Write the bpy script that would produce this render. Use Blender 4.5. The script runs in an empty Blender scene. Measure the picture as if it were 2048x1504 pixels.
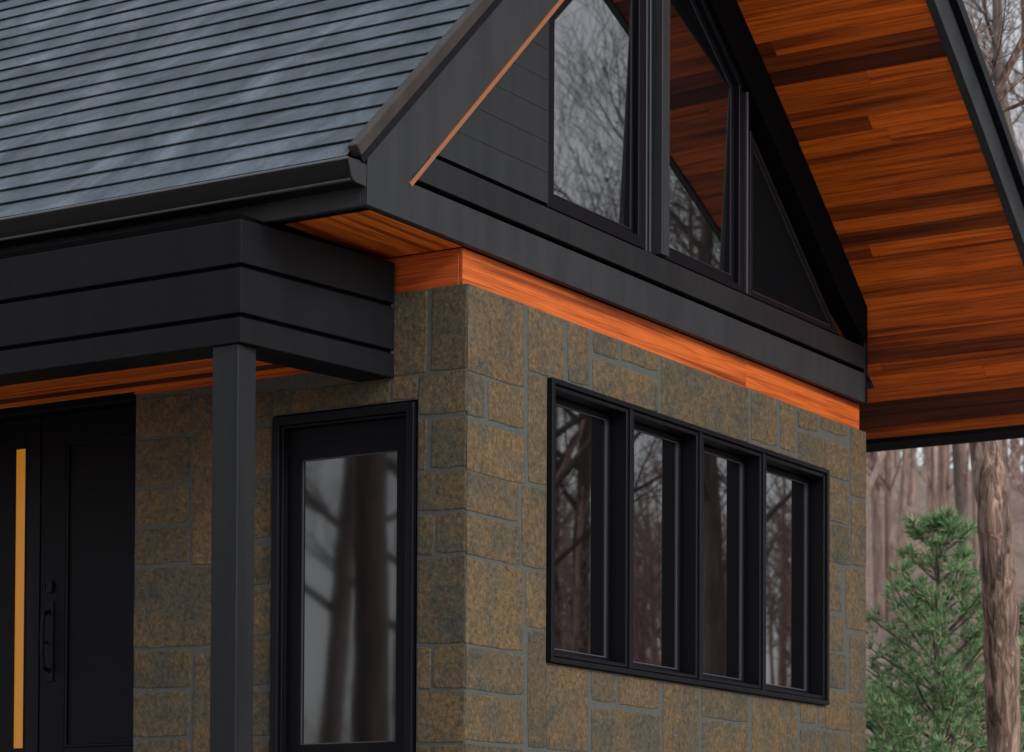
import bpy, bmesh, math, random
from mathutils import Vector, Matrix, Quaternion
R = math.radians
S = bpy.context.scene
COL = S.collection
random.seed(7)

# ------------------------------------------------------------------ camera
# world: house corner at x=0,y=0 ; z=0 is the eye level of the photographer
CAM = Vector((-9.533, -6.176, 0.0))
YAW, PIT, ROL = 1.014, 0.027, 0.005
fw = Vector((math.sin(YAW)*math.cos(PIT), math.cos(YAW)*math.cos(PIT), math.sin(PIT)))
rt = Vector((math.cos(YAW), -math.sin(YAW), 0)); up = rt.cross(fw)
r2 = math.cos(ROL)*rt + math.sin(ROL)*up
u2 = -math.sin(ROL)*rt + math.cos(ROL)*up
cd = bpy.data.cameras.new('camera'); cam = bpy.data.objects.new('camera', cd); COL.objects.link(cam)
cam.matrix_world = Matrix(((r2.x, u2.x, -fw.x, CAM.x), (r2.y, u2.y, -fw.y, CAM.y), (r2.z, u2.z, -fw.z, CAM.z), (0, 0, 0, 1)))
cd.sensor_width = 36; cd.lens = 36*5248.8/2048; cd.shift_y = 0.4463
cd.clip_end = 1000; cd.clip_start = 0.1
cd.dof.use_dof = True; cd.dof.focus_distance = 11.8; cd.dof.aperture_fstop = 4.8
S.camera = cam

# ------------------------------------------------------------------ world, sun, exposure
SUN_EL, SUN_AZ = 30, 192      # azimuth clockwise from +Y
w = bpy.data.worlds.new("World"); S.world = w; w.use_nodes = True
nt = w.node_tree; bg = nt.nodes['Background']
sky = nt.nodes.new('ShaderNodeTexSky'); sky.sky_type = 'NISHITA'; sky.sun_disc = False
sky.sun_elevation = R(SUN_EL); sky.sun_rotation = R(SUN_AZ)
sky.air_density = 1.0; sky.dust_density = 3.0; sky.ozone_density = 1.0
hs = nt.nodes.new('ShaderNodeHueSaturation'); hs.inputs['Saturation'].default_value = 0.38
nt.links.new(sky.outputs[0], hs.inputs['Color']); cn = nt.nodes.new('ShaderNodeTexNoise'); cn.inputs['Scale'].default_value = 2.2; cn.inputs['Detail'].default_value = 4
cr = nt.nodes.new('ShaderNodeValToRGB'); cr.color_ramp.elements[0].color = (3.6, 3.75, 3.95, 1); cr.color_ramp.elements[1].color = (5.2, 5.35, 5.55, 1)
cr.color_ramp.elements[0].position = .35; cr.color_ramp.elements[1].position = .65
cm = nt.nodes.new('ShaderNodeMix'); cm.data_type = 'RGBA'; cm.inputs[0].default_value = .62      # thin high cloud over most of the sky
tc = nt.nodes.new('ShaderNodeTexCoord'); nt.links.new(tc.outputs['Generated'], cn.inputs['Vector']); nt.links.new(cn.outputs['Fac'], cr.inputs[0])
nt.links.new(hs.outputs[0], cm.inputs[6]); nt.links.new(cr.outputs[0], cm.inputs[7]); nt.links.new(cm.outputs[2], bg.inputs[0])
bg.inputs[1].default_value = 0.15
ld = bpy.data.lights.new('sun', 'SUN'); ld.energy = 1.1; ld.angle = R(14); ld.color = (1, .965, .92)
sun = bpy.data.objects.new('sun', ld); COL.objects.link(sun)
sd = Vector((math.sin(R(SUN_AZ))*math.cos(R(SUN_EL)), math.cos(R(SUN_AZ))*math.cos(R(SUN_EL)), math.sin(R(SUN_EL))))
sun.rotation_euler = sd.to_track_quat('Z', 'Y').to_euler()
vs = S.view_settings; vs.view_transform = 'Standard'; vs.look = 'None'; vs.exposure = 0.26; vs.gamma = 1
S.render.engine = 'CYCLES'

# ------------------------------------------------------------------ materials
def mat(name, color=(.5, .5, .5), rough=.6, **k):
    m = bpy.data.materials.new(name); m.use_nodes = True
    b = m.node_tree.nodes['Principled BSDF']
    b.inputs['Base Color'].default_value = (*color, 1); b.inputs['Roughness'].default_value = rough
    for a, v in k.items(): b.inputs[a].default_value = v
    return m
def nd(m, t, **k):
    n = m.node_tree.nodes.new(t)
    for a, v in k.items():
        if isinstance(v, (int, float, tuple)) and a in n.inputs: n.inputs[a].default_value = v
        else: setattr(n, a, v)
    return n
def lk(m, a, b): m.node_tree.links.new(a, b)
def bs(m): return m.node_tree.nodes['Principled BSDF']
def coords(m, scale=(1, 1, 1)):
    t = nd(m, 'ShaderNodeTexCoord'); mp = nd(m, 'ShaderNodeMapping'); mp.inputs['Scale'].default_value = scale
    lk(m, t.outputs['Object'], mp.inputs['Vector']); return mp.outputs[0]
def noise(m, vec, scale, detail=4, rough=.6, dist=0):
    n = nd(m, 'ShaderNodeTexNoise'); n.inputs['Scale'].default_value = scale; n.inputs['Detail'].default_value = detail
    n.inputs['Roughness'].default_value = rough; n.inputs['Distortion'].default_value = dist
    lk(m, vec, n.inputs['Vector']); return n.outputs['Fac']
def ramp(m, fac, stops):
    r = nd(m, 'ShaderNodeValToRGB'); e = r.color_ramp.elements
    e[0].position, e[0].color = stops[0][0], (*stops[0][1], 1)
    e[1].position, e[1].color = stops[-1][0], (*stops[-1][1], 1)
    for p, c in stops[1:-1]:
        x = e.new(p); x.color = (*c, 1)
    lk(m, fac, r.inputs[0]); return r.outputs[0]
def mix(m, fac, a, b, typ='MIX'):
    n = nd(m, 'ShaderNodeMix'); n.data_type = 'RGBA'; n.blend_type = typ
    if isinstance(fac, (int, float)): n.inputs[0].default_value = fac
    else: lk(m, fac, n.inputs[0])
    for i, v in ((6, a), (7, b)):
        if isinstance(v, tuple): n.inputs[i].default_value = (*v, 1)
        else: lk(m, v, n.inputs[i])
    return n.outputs[2]
def bump(m, h, strength=.3, dist=.01):
    n = nd(m, 'ShaderNodeBump'); n.inputs['Strength'].default_value = strength; n.inputs['Distance'].default_value = dist
    lk(m, h, n.inputs['Height']); lk(m, n.outputs[0], bs(m).inputs['Normal'])
def island(m):
    return nd(m, 'ShaderNodeNewGeometry').outputs['Random Per Island']
def math_(m, op, a, b=0.0):
    n = nd(m, 'ShaderNodeMath'); n.operation = op
    for i, v in ((0, a), (1, b)):
        if isinstance(v, (int, float)): n.inputs[i].default_value = v
        else: lk(m, v, n.inputs[i])
    return n.outputs[0]

def painted(name, c, rough=.5, grain=(1, 1, 26), spec=.3):
    m = mat(name, c, rough)
    v = coords(m, grain)
    f = noise(m, v, 9, 5, .65); f2 = noise(m, coords(m), 2.2, 3)
    lk(m, mix(m, 1.0, ramp(m, f, [(.3, (.82, .82, .82)), (.75, (1.15, 1.15, 1.15))]), mix(m, 1.0, ramp(m, noise(m, coords(m, (7, 7, .8)), 1.3, 5, .6), [(.35, (.84, .84, .84)), (.66, (1.22, 1.20, 1.17))]), c, 'MULTIPLY'), 'MULTIPLY'), bs(m).inputs['Base Color'])
    lk(m, ramp(m, f2, [(.3, (rough-.08,)*3), (.7, (rough+.12,)*3)]), bs(m).inputs['Roughness'])
    bump(m, f, .12, .004); b_ = bs(m); b_.inputs['Specular IOR Level'].default_value = spec; return m
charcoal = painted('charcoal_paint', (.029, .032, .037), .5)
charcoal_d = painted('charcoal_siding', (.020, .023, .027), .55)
shaded_board_p = painted('charcoal_shaded', (.0155, .017, .020), .5, spec=.25)  # gable board's charcoal, soffit shade put into its colour; post uses it too
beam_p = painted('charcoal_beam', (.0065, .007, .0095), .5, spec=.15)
black = mat('black_metal', (.0055, .0057, .009), .42)
black_matt = mat('black_recess', (.004, .004, .005), .8)
gutter_m = mat('gutter_black', (.007, .007, .009), .4)
bs(gutter_m).inputs['Specular IOR Level'].default_value = .2
door_m = mat('door_black', (.0035, .0035, .006), .5)
bs(door_m).inputs['Specular IOR Level'].default_value = .15
copper = mat('copper_edge', (.30, .12, .055), .45)
drip_m = painted('drip_brown', (.038, .032, .030), .55)

def glass(name, ior, rough=.012, wav=.0015):
    m = mat(name, (.003, .003, .004), rough); bs(m).inputs['IOR'].default_value = ior
    f = noise(m, coords(m), 1.7, 2, .5)
    bump(m, f, .2, wav); return m
glass_m = glass('window_glass', 2.9); glass_u = glass('upper_glass', 3.2)
amber = mat('lit_amber_glass', (.3, .12, .02), .3)
bs(amber).inputs['Emission Color'].default_value = (.62, .235, .012, 1); bs(amber).inputs['Emission Strength'].default_value = .36

def wood(name, ax, bright, dark, lo=.0, grain=30):
    """boards run along axis ax"""
    m = mat(name, rough=.5)
    sc = [grain]*3; sc[ax] = 1.3
    t = nd(m, 'ShaderNodeTexCoord'); isl = island(m)
    cb = nd(m, 'ShaderNodeCombineXYZ')
    for i in range(3): lk(m, math_(m, 'MULTIPLY', isl, 13.7+i*5), cb.inputs[i])
    ad = nd(m, 'ShaderNodeVectorMath'); ad.operation = 'ADD'; lk(m, t.outputs['Object'], ad.inputs[0]); lk(m, cb.outputs[0], ad.inputs[1])
    mp = nd(m, 'ShaderNodeMapping'); mp.inputs['Scale'].default_value = sc; lk(m, ad.outputs[0], mp.inputs['Vector'])
    g = noise(m, mp.outputs[0], 1.6, 6, .62, .5); g2 = noise(m, mp.outputs[0], .45, 3, .5)
    base = ramp(m, isl, [(0, dark), (.15, dark), (.32, tuple(.5*(a+b)*.8 for a, b in zip(dark, bright))), (.4, tuple(.72*b+.1*a for a, b in zip(dark, bright))), (.7, bright), (1, tuple(b*1.18 for b in bright))])
    c = mix(m, 1.0, base, ramp(m, g, [(.34, (.48, .38, .34)), (.5, (.92, .88, .86)), (.68, (1.12, 1.1, 1.05))]), 'MULTIPLY')
    c = mix(m, 1.0, c, ramp(m, g2, [(.34, (.40, .32, .30)), (.44, (.85, .8, .78)), (.6, (1.12, 1.12, 1.12))]), 'MULTIPLY')
    lk(m, c, bs(m).inputs['Base Color']); bump(m, g, .15, .003)
    bs(m).inputs['Specular IOR Level'].default_value = .35
    return m
wood_y = wood('cedar_along_eave', 1, (.74, .150, .010), (.095, .019, .006), grain=48)
wood_x = wood('cedar_along_gable', 0, (.85, .21, .02), (.5, .10, .014))
wood_trim = wood('cedar_trim', 0, (.55, .122, .020), (.42, .088, .014), grain=60)
wood_trim_y = wood('cedar_trim_return', 1, (.50, .10, .02), (.4, .08, .016), grain=45)

def stone_mat():
    m = mat('fieldstone', rough=.85)
    v = coords(m); isl = island(m)
    cb = nd(m, 'ShaderNodeCombineXYZ')
    for i in range(3): lk(m, math_(m, 'MULTIPLY', isl, 31.7+i*9), cb.inputs[i])
    ad = nd(m, 'ShaderNodeVectorMath'); ad.operation = 'ADD'; lk(m, v, ad.inputs[0]); lk(m, cb.outputs[0], ad.inputs[1]); v = ad.outputs[0]
    big = noise(m, v, 4.5, 5, .6, .8); fine = noise(m, v, 46, 6, .72, .6); med = noise(m, v, 15, 5, .65, 1.2)
    a = ramp(m, big, [(.30, (.068, .068, .058)), (.44, (.092, .081, .061)), (.56, (.125, .090, .052)), (.74, (.110, .099, .080))])
    b = ramp(m, isl, [(0, (.84, .87, .86)), (.35, (1.0, 1.0, .98)), (.7, (1.12, 1.06, .98)), (1, (1.26, 1.16, 1.05))])
    c = mix(m, 1.0, a, b, 'MULTIPLY')
    c = mix(m, ramp(m, med, [(.56, (0, 0, 0)), (.72, (.65, .65, .65))]), c, (.145, .088, .038))
    c = mix(m, ramp(m, noise(m, v, 24, 4, .6, .4), [(.56, (0, 0, 0)), (.68, (.6, .6, .6))]), c, (.048, .052, .048))
    c = mix(m, 1.0, c, ramp(m, fine, [(.32, (.52, .52, .53)), (.5, (1, 1, 1)), (.68, (1.68, 1.56, 1.32))]), 'MULTIPLY')
    lk(m, c, bs(m).inputs['Base Color'])
    sp_ = noise(m, v, 120, 3, .6, 1.5)
    lk(m, mix(m, ramp(m, sp_, [(.62, (0, 0, 0)), (.72, (.45, .45, .45))]), c, (.20, .155, .095)), bs(m).inputs['Base Color'])
    h = mix(m, .5, fine, med); bump(m, h, 1.0, .012); bs(m).inputs['Specular IOR Level'].default_value = .25
    return m
stone_m = stone_mat()
mortar_m = mat('mortar', rough=.9)
_f = noise(mortar_m, coords(mortar_m), 40, 5, .7); lk(mortar_m, ramp(mortar_m, _f, [(.3, (.066, .069, .062)), (.7, (.104, .108, .098))]), bs(mortar_m).inputs['Base Color']); bump(mortar_m, _f, .5, .006)

def shingle_mat():
    m = mat('slate_grey_shingle', rough=.72)
    v = coords(m)
    g = noise(m, v, 260, 3, .8); g2 = noise(m, v, 70, 4, .7)
    st = nd(m, 'ShaderNodeMapping'); st.inputs['Scale'].default_value = (1.0, 1.0, .5); st.inputs['Rotation'].default_value = (.5, .3, .5); lk(m, v, st.inputs['Vector'])
    b = noise(m, st.outputs[0], 3.2, 5, .62, .8)
    c = ramp(m, b, [(.32, (.046, .066, .085)), (.5, (.080, .107, .134)), (.68, (.145, .178, .215))])
    c = mix(m, 1.0, c, ramp(m, g, [(.3, (.62, .62, .62)), (.5, (1, 1, 1)), (.72, (1.55, 1.55, 1.55))]), 'MULTIPLY')
    c = mix(m, 1.0, c, ramp(m, g2, [(.35, (.85, .85, .85)), (.65, (1.15, 1.15, 1.15))]), 'MULTIPLY')
    c = mix(m, 1.0, c, ramp(m, island(m), [(0, (.86, .86, .88)), (1, (1.1, 1.1, 1.1))]), 'MULTIPLY')
    lk(m, c, bs(m).inputs['Base Color']); bump(m, g, .5, .004); return m
shingle_m = shingle_mat()

def bark_mat(name, a, b, c, sc=1.0, bmp=.9):
    m = mat(name, rough=.9)
    v = coords(m, (1, 1, .10)); f = noise(m, v, 22*sc, 6, .7, 1.0); f2 = noise(m, coords(m, (1, 1, .5)), 3.5, 3)
    col = ramp(m, f, [(.34, a), (.5, b), (.68, c)])
    col = mix(m, 1.0, col, ramp(m, f2, [(.35, (.75, .75, .75)), (.65, (1.15, 1.1, 1.05))]), 'MULTIPLY')
    lk(m, col, bs(m).inputs['Base Color']); bump(m, f, bmp, .03); return m
bark = bark_mat('rough_brown_bark', (.022, .015, .012), (.22, .145, .115), (.62, .44, .36))
bark_far = bark_mat('grey_bark', (.06, .05, .045), (.115, .095, .085), (.19, .16, .145), .6)
bark_pink = bark_mat('pale_bark', (.20, .135, .12), (.46, .34, .305), (.66, .52, .48), .6)
needle = mat('pine_needles', rough=.6)
lk(needle, ramp(needle, island(needle), [(0, (.07, .19, .075)), (.5, (.15, .33, .14)), (.82, (.32, .48, .22)), (.93, (.50, .36, .26)), (1, (.60, .42, .32))]), bs(needle).inputs['Base Color'])
ground_m = mat('leaf_litter', rough=.95)
_v = coords(ground_m); _f = noise(ground_m, _v, 1.4, 8, .75); _g = noise(ground_m, _v, 9, 6, .8)
_c = ramp(ground_m, _g, [(.3, (.24, .17, .15)), (.5, (.46, .34, .30)), (.7, (.68, .53, .48))])
_c = mix(ground_m, ramp(ground_m, _f, [(.55, (0, 0, 0)), (.7, (.5, .5, .5))]), _c, (.10, .13, .06))
lk(ground_m, _c, bs(ground_m).inputs['Base Color']); bump(ground_m, _g, 1, .08)
gravel_m = mat('bounce_gravel', rough=.9)
_f = noise(gravel_m, coords(gravel_m), 45, 5, .8); lk(gravel_m, ramp(gravel_m, _f, [(.3, (.22, .205, .19)), (.7, (.50, .48, .45))]), bs(gravel_m).inputs['Base Color']); bs(black).inputs['Specular IOR Level'].default_value = .16; bs(black_matt).inputs['Specular IOR Level'].default_value = .03; bs(gravel_m)
bump(gravel_m, _f, .8, .02)
concrete_m = mat('porch_concrete', rough=.8)
_f = noise(concrete_m, coords(concrete_m), 12, 6, .7); lk(concrete_m, ramp(concrete_m, _f, [(.3, (.24, .235, .225)), (.7, (.34, .33, .32))]), bs(concrete_m).inputs['Base Color'])

# ------------------------------------------------------------------ mesh helpers
def origin(o):
    v = Vector((0, 0, 0))
    while o is not None: v += o.location; o = o.parent
    return v
class MB:
    def __init__(s): s.v = []; s.f = []
    def add(s, vs, fs):
        n = len(s.v); s.v += [tuple(v) for v in vs]; s.f += [tuple(i+n for i in f) for f in fs]; return s
    def box(s, x0, x1, y0, y1, z0, z1):
        return s.prism([(x0, y0), (x1, y0), (x1, y1), (x0, y1)], 2, z0, z1)
    def prism(s, P, ax, a, b):
        """polygon P in the plane normal to axis ax ((y,z),(x,z),(x,y)), from a to b"""
        def mk(p, t): return (t, p[0], p[1]) if ax == 0 else (p[0], t, p[1]) if ax == 1 else (p[0], p[1], t)
        n = len(P); vs = [mk(p, a) for p in P]+[mk(p, b) for p in P]
        fs = [tuple(range(n))[::-1], tuple(range(n, 2*n))]+[(i, (i+1) % n, (i+1) % n+n, i+n) for i in range(n)]
        return s.add(vs, fs)
    def ring(s, P, wd, ax, a, b):
        """frame: convex polygon P with its inset by wd, extruded"""
        Q = inset(P, wd); n = len(P)
        def mk(p, t): return (t, p[0], p[1]) if ax == 0 else (p[0], t, p[1]) if ax == 1 else (p[0], p[1], t)
        vs = [mk(p, a) for p in P]+[mk(p, b) for p in P]+[mk(p, a) for p in Q]+[mk(p, b) for p in Q]
        fs = []
        for i in range(n):
            j = (i+1) % n
            fs += [(i, j, j+2*n, i+2*n), (i+n, i+3*n, j+3*n, j+n), (i, i+n, j+n, j), (i+2*n, j+2*n, j+3*n, i+3*n)]
        return s.add(vs, fs)
    def tube(s, pts, rad, n=6):
        base = len(s.v); prev = None; k = len(pts)
        u = None
        for i, p in enumerate(pts):
            p = Vector(p); d = (Vector(pts[min(i+1, k-1)])-Vector(pts[max(i-1, 0)])).normalized()
            if u is None: u = d.orthogonal().normalized()
            else: u = (u-d*u.dot(d)).normalized()
            vv = d.cross(u)
            for j in range(n):
                a = 2*math.pi*j/n; s.v.append(tuple(p+(u*math.cos(a)+vv*math.sin(a))*rad[i]))
        for i in range(k-1):
            for j in range(n):
                a = base+i*n+j; b = base+i*n+(j+1) % n; s.f.append((a, b, b+n, a+n))
        return s
    def build(s, name, m, parent=None, bevel=0, smooth=False, seg=1):
        o3 = origin(parent) if parent else Vector((0, 0, 0))
        me = bpy.data.meshes.new(name)
        me.from_pydata([(v[0]-o3.x, v[1]-o3.y, v[2]-o3.z) for v in s.v], [], s.f)
        bm = bmesh.new(); bm.from_mesh(me); bmesh.ops.recalc_face_normals(bm, faces=bm.faces)
        if bevel:
            es = [e for e in bm.edges if len(e.link_faces) == 2 and e.calc_face_angle(0) > .5]
            bmesh.ops.bevel(bm, geom=es, offset=bevel, segments=seg, affect='EDGES', clamp_overlap=True)
        bm.to_mesh(me); bm.free()
        if smooth:
            for p in me.polygons: p.use_smooth = True
        me.materials.append(m)
        o = bpy.data.objects.new(name, me); COL.objects.link(o)
        if parent: o.parent = parent
        return o
def inset(P, d):
    A = sum(P[i][0]*P[(i+1) % len(P)][1]-P[(i+1) % len(P)][0]*P[i][1] for i in range(len(P)))
    sg = 1 if A > 0 else -1; n = len(P); L = []
    for i in range(n):
        (x0, y0), (x1, y1) = P[i], P[(i+1) % n]; l = math.hypot(x1-x0, y1-y0)
        nx, ny = -(y1-y0)/l*sg, (x1-x0)/l*sg; L.append((x0+nx*d, y0+ny*d, x1-x0, y1-y0))
    Q = []
    for i in range(n):
        ax, ay, adx, ady = L[i-1]; bx, by, bdx, bdy = L[i]
        den = adx*bdy-ady*bdx; t = ((bx-ax)*bdy-(by-ay)*bdx)/den; Q.append((ax+adx*t, ay+ady*t))
    return Q
def thing(name, label, cat, loc, group=None):
    o = bpy.data.objects.new(name, None); COL.objects.link(o); o.location = loc; o.empty_display_size = .2
    o['label'] = label; o['category'] = cat
    if group: o['group'] = group
    return o

# ------------------------------------------------------------------ ground
GZ = -1.6
def hz(x, y):
    dx, dy = x-CAM.x, y-CAM.y; r = math.hypot(dx, dy); az = math.degrees(math.atan2(dx, dy)) % 360
    def bell(c, wd): d = abs((az-c+180) % 360-180); return math.exp(-(d/wd)**2)
    top = 5.0+11.5*bell(60, 28)*.86+2.5*bell(112, 22)
    t = min(max((r-24)/56, 0), 1); t = t*t*(3-2*t)
    return GZ+top*t+.25*math.sin(x*.23+y*.11)*min(r/40, 1)*(1 if r > 24 else 0)
g = MB(); NA, NR = 144, 46
for i in range(NR):
    r = 0.01+ (i/(NR-1))**2.2*190
    for j in range(NA):
        a = 2*math.pi*j/NA; x = CAM.x+r*math.sin(a); y = CAM.y+r*math.cos(a); g.v.append((x, y, hz(x, y)))
for i in range(NR-1):
    for j in range(NA):
        a = i*NA+j; b = i*NA+(j+1) % NA; g.f.append((a, b, b+NA, a+NA))
o = g.build('ground', ground_m, smooth=True); o['kind'] = 'structure'
g = MB().prism([(-22, -9.5), (-1.2, -9.5), (12, -9.0), (12, -2.2), (4, -1.4), (-1.8, -1.2), (-3.2, 1), (-3.2, 9), (-14, 9), (-22, 2)], 2, GZ-.1, GZ+.012)
o = g.build('bounce_drive', gravel_m); o['kind'] = 'structure'  # unseen pale gravel, added to bounce light up into the soffits

# ------------------------------------------------------------------ house
house = thing('house', 'dark charcoal gabled house with ochre stone walls, cedar soffits and slate grey shingle roof', 'house', (2, 2, GZ))
W = 4.19
def jit(a): return random.uniform(-a, a)
def stone_block(mb, ax, u0, u1, z0, z1, d=.0042, corner=None):
    """one rough squared stone standing d proud of the mortar face (ax=1: gable wall y=0, ax=0: entry wall x=0)"""
    a = min(u1-u0, z1-z0)*.10; a = min(a, .008)
    pts = []
    def edge(p, q, n):
        for i in range(n):
            t = i/n; pts.append((p[0]+(q[0]-p[0])*t+jit(.0022), p[1]+(q[1]-p[1])*t+jit(.0022)))
    c0 = 0 if corner else a
    edge((u0+c0, z0), (u1-a, z0), 5) if u1-u0 > .3 else edge((u0+c0, z0), (u1-a, z0), 3)
    edge((u1, z0+a), (u1, z1-a), 3)
    edge((u1-a, z1), (u0+c0, z1), 5) if u1-u0 > .3 else edge((u1-a, z1), (u0+c0, z1), 3)
    if not corner: edge((u0, z1-a), (u0, z0+a), 3)
    Q = [(p[0]+(((u0+u1)/2-p[0])*.012 if True else 0), p[1]) for p in pts]
    e = .007; n = len(pts)
    cx, cz = (u0+u1)/2, (z0+z1)/2
    def sh(p, k):
        dx, dz = cx-p[0], cz-p[1]; return (p[0]+max(-k, min(k, dx)), p[1]+max(-k, min(k, dz)))
    if corner:
        pts = [(max(p[0], u0), p[1]) for p in pts]; pts = [(u0, z0)]+pts[1:]+[(u0, z1)]
        sh0 = sh
        def sh(p, k): q = sh0(p, k); return ((p[0] if p[0] <= u0+.002 else q[0]), q[1])
    lay = [(pts, .012), (pts, -d*.45), ([sh(p, e*.4) for p in pts], -d*.85), ([sh(p, e*1.1) for p in pts], -d)]
    vs = []; CO = [(.0005, .0008), (.0025, -.0012), (.0057, -.0030), (.0118, -.0042)]
    for li_, (P, dd0) in enumerate(lay):
        for p in P:
            dd = dd0
            if corner and p[0] <= u0+.002: p = (CO[li_][0], p[1]); dd = CO[li_][1]
            vs.append((dd, p[0], p[1]) if ax == 0 else (p[0], dd, p[1]))
    fs = []
    for k in range(3):
        for i in range(n):
            j = (i+1) % n; fs.append((k*n+i, k*n+j, (k+1)*n+j, (k+1)*n+i))
    fs.append(tuple(range(3*n, 4*n)))
    mb.add(vs, fs)
GS = [(0, 0.462, 2.323, 2.697), (0, 0.136, 2.129, 2.304), (0.173, 0.466, 2.135, 2.305), (0.001, 0.468, 1.889, 2.099), (0.003, 0.423, 1.713, 1.876), (0.005, 0.442, 1.521, 1.687), (0.007, 0.465, 1.134, 1.5), (0.01, 0.478, 0.937, 1.11), (0.013, 0.471, 0.717, 0.908), (0.015, 0.473, 0.45, 0.691), (0.506, 0.81, 2.413, 2.699), (0.86, 1.039, 2.427, 2.706), (0.509, 1.069, 1.909, 2.395), (0.462, 0.671, 1.523, 1.881), (0.5, 0.674, 1.254, 1.5), (0.52, 1.047, 0.712, 1.229), (0.525, 1.066, 0.469, 0.687), (1.09, 1.312, 0.961, 1.193), (1.346, 1.733, 0.959, 1.215), (1.092, 1.755, 0.654, 0.919), (1.789, 2.151, 0.662, 1.253), (2.194, 2.708, 0.954, 1.287), (2.207, 2.71, 0.631, 0.929), (2.76, 3.293, 0.655, 1.335), (3.337, 3.526, 0.994, 1.249), (3.571, 3.977, 0.981, 1.187), (3.339, 3.965, 0.625, 0.956), (3.299, 3.539, 2.598, 2.699), (3.584, 3.905, 2.632, 2.704), (3.306, 3.945, 2.332, 2.569), (3.65, 3.946, 2.14, 2.359), (3.651, 3.967, 1.912, 2.12), (3.652, 3.848, 1.641, 1.896), (3.653, 3.876, 1.42, 1.608), (3.654, 3.916, 1.212, 1.4), (3.978, 4.19, 2.32, 2.735), (3.994, 4.19, 1.929, 2.288), (3.921, 4.19, 1.561, 1.898), (3.976, 4.19, 1.151, 1.529), (3.991, 4.19, 0.707, 1.121), (1.091, 1.319, 2.601, 2.715), (1.358, 1.716, 2.614, 2.717), (1.088, 1.712, 2.23, 2.57), (1.758, 2.699, 2.088, 2.718), (2.74, 3.036, 2.444, 2.699), (3.084, 3.256, 2.449, 2.704), (2.724, 3.269, 2.145, 2.418)]
ES = [(0.009, 0.181, 2.333, 2.715), (0.215, 0.628, 2.337, 2.724), (0.006, 0.389, 2.146, 2.324), (0.41, 0.785, 2.136, 2.319), (0.804, 0.939, 2.131, 2.321), (0.958, 1.187, 2.133, 2.329), (0.214, 0.264, 1.907, 2.119), (0.005, 0.177, 1.906, 2.117), (0.024, 0.263, 1.721, 1.882), (0.169, 0.261, 1.531, 1.697), (0.002, 0.148, 1.533, 1.697), (0.001, 0.26, 1.139, 1.507), (0.186, 0.257, 0.944, 1.117), (0, 0.162, 0.942, 1.122), (0, 0.256, 0.706, 0.922), (0, 0.254, 0.454, 0.684), (1.045, 1.324, 1.958, 2.171), (1.042, 1.342, 1.668, 1.936), (1.04, 1.31, 1.458, 1.629), (1.038, 1.323, 1.225, 1.431), (1.036, 1.349, 1.0, 1.201), (1.034, 1.303, 0.766, 0.966), (1.031, 1.33, 0.472, 0.739), (1.37, 1.855, 2.393, 2.426), (1.535, 1.854, 2.193, 2.367), (1.355, 1.511, 1.567, 2.347), (1.539, 1.852, 1.961, 2.17), (1.539, 1.849, 1.774, 1.937), (1.537, 1.856, 1.59, 1.748), (1.364, 1.86, 1.195, 1.559), (1.522, 1.856, 1.006, 1.169), (1.36, 1.499, 0.475, 1.146), (1.529, 1.86, 0.778, 0.976), (1.527, 1.86, 0.481, 0.754)]
def clip(rs, ou0, ou1, oz0, oz1):
    out = []
    for (a, b, c, d) in rs:
        if b <= ou0 or a >= ou1 or d <= oz0 or c >= oz1: out.append((a, b, c, d)); continue
        if a < ou0: out.append((a, ou0-.004, c, d))
        if b > ou1: out.append((ou1+.004, b, c, d))
        a2, b2 = max(a, ou0), min(b, ou1)
        if d > oz1: out.append((a2, b2, oz1+.004, d))
        if c < oz0: out.append((a2, b2, c, oz0-.004))
    return [r for r in out if r[1]-r[0] > .012 and r[3]-r[2] > .012]
def fill(u0, u1, z0, z1):
    out = []; z = z1
    while z-z0 > .12:
        h = random.choice([.17, .2, .36, .24]); h = min(h, z-z0); u = u0
        while u1-u > .1:
            wd = random.uniform(.2, .6); wd = min(wd, u1-u)
            if u1-u-wd < .15: wd = u1-u
            out.append((u, u+wd-.03, z-h, z-.03)); u += wd
        z -= h
    return out
def joints(rs):      # stones a little bigger, joints about 24 mm as pointed
    return [(a-.005, b+.005, c-.004, d+.004) if a > .03 else (a, b+.005, c-.004, d+.004) for a, b, c, d in rs]
GS = [(a, b, 2.385, d) if (a, c) == (3.306, 2.332) else (a, b, c, d) for a, b, c, d in GS]
ES = [(a, b, 2.195, d) if (a, c) == (.958, 2.133) else (a, b, c, d) for a, b, c, d in ES]
GO = (.672, 3.645, 1.10, 2.405); EO = (.256, 1.054, .45, 2.218)
gs = clip(joints(GS), *GO)+fill(0.0, W, GZ, .44)
gs = [(a, min(b, W), c, d) for a, b, c, d in gs]
es = clip(joints(ES), *EO)+fill(0.0, 1.86, GZ, .44)
es = [(a, min(b, 1.862), c, d) for a, b, c, d in es]
sm = MB()
for a, b, c, d in gs: stone_block(sm, 1, -.0066 if a < .03 else a, b, c, min(d, 2.699), corner=a < .03)
for a, b, c, d in es: stone_block(sm, 0, -.0066 if a < .03 else a, b, c, min(d, 2.699), corner=a < .03)
# gable wall core with window opening; entry wall core with window and door openings
mw = MB()
T = .34
for b in ((0, GO[0], GZ, 2.70), (GO[1], W, GZ, 2.70), (GO[0], GO[1], GZ, GO[2]), (GO[0], GO[1], GO[3], 2.70)):
    mw.box(b[0] if b[0] else 0.0, b[1], 0, T, b[2], b[3])
mw.box(0, T, T, EO[1], GZ, EO[2]); mw.box(0, T, EO[1], 1.862, GZ, 2.70); mw.box(0, T, T, EO[1], EO[3], 2.70)
mw.box(W-T, W, T, 9, GZ, 3.2)
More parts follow.
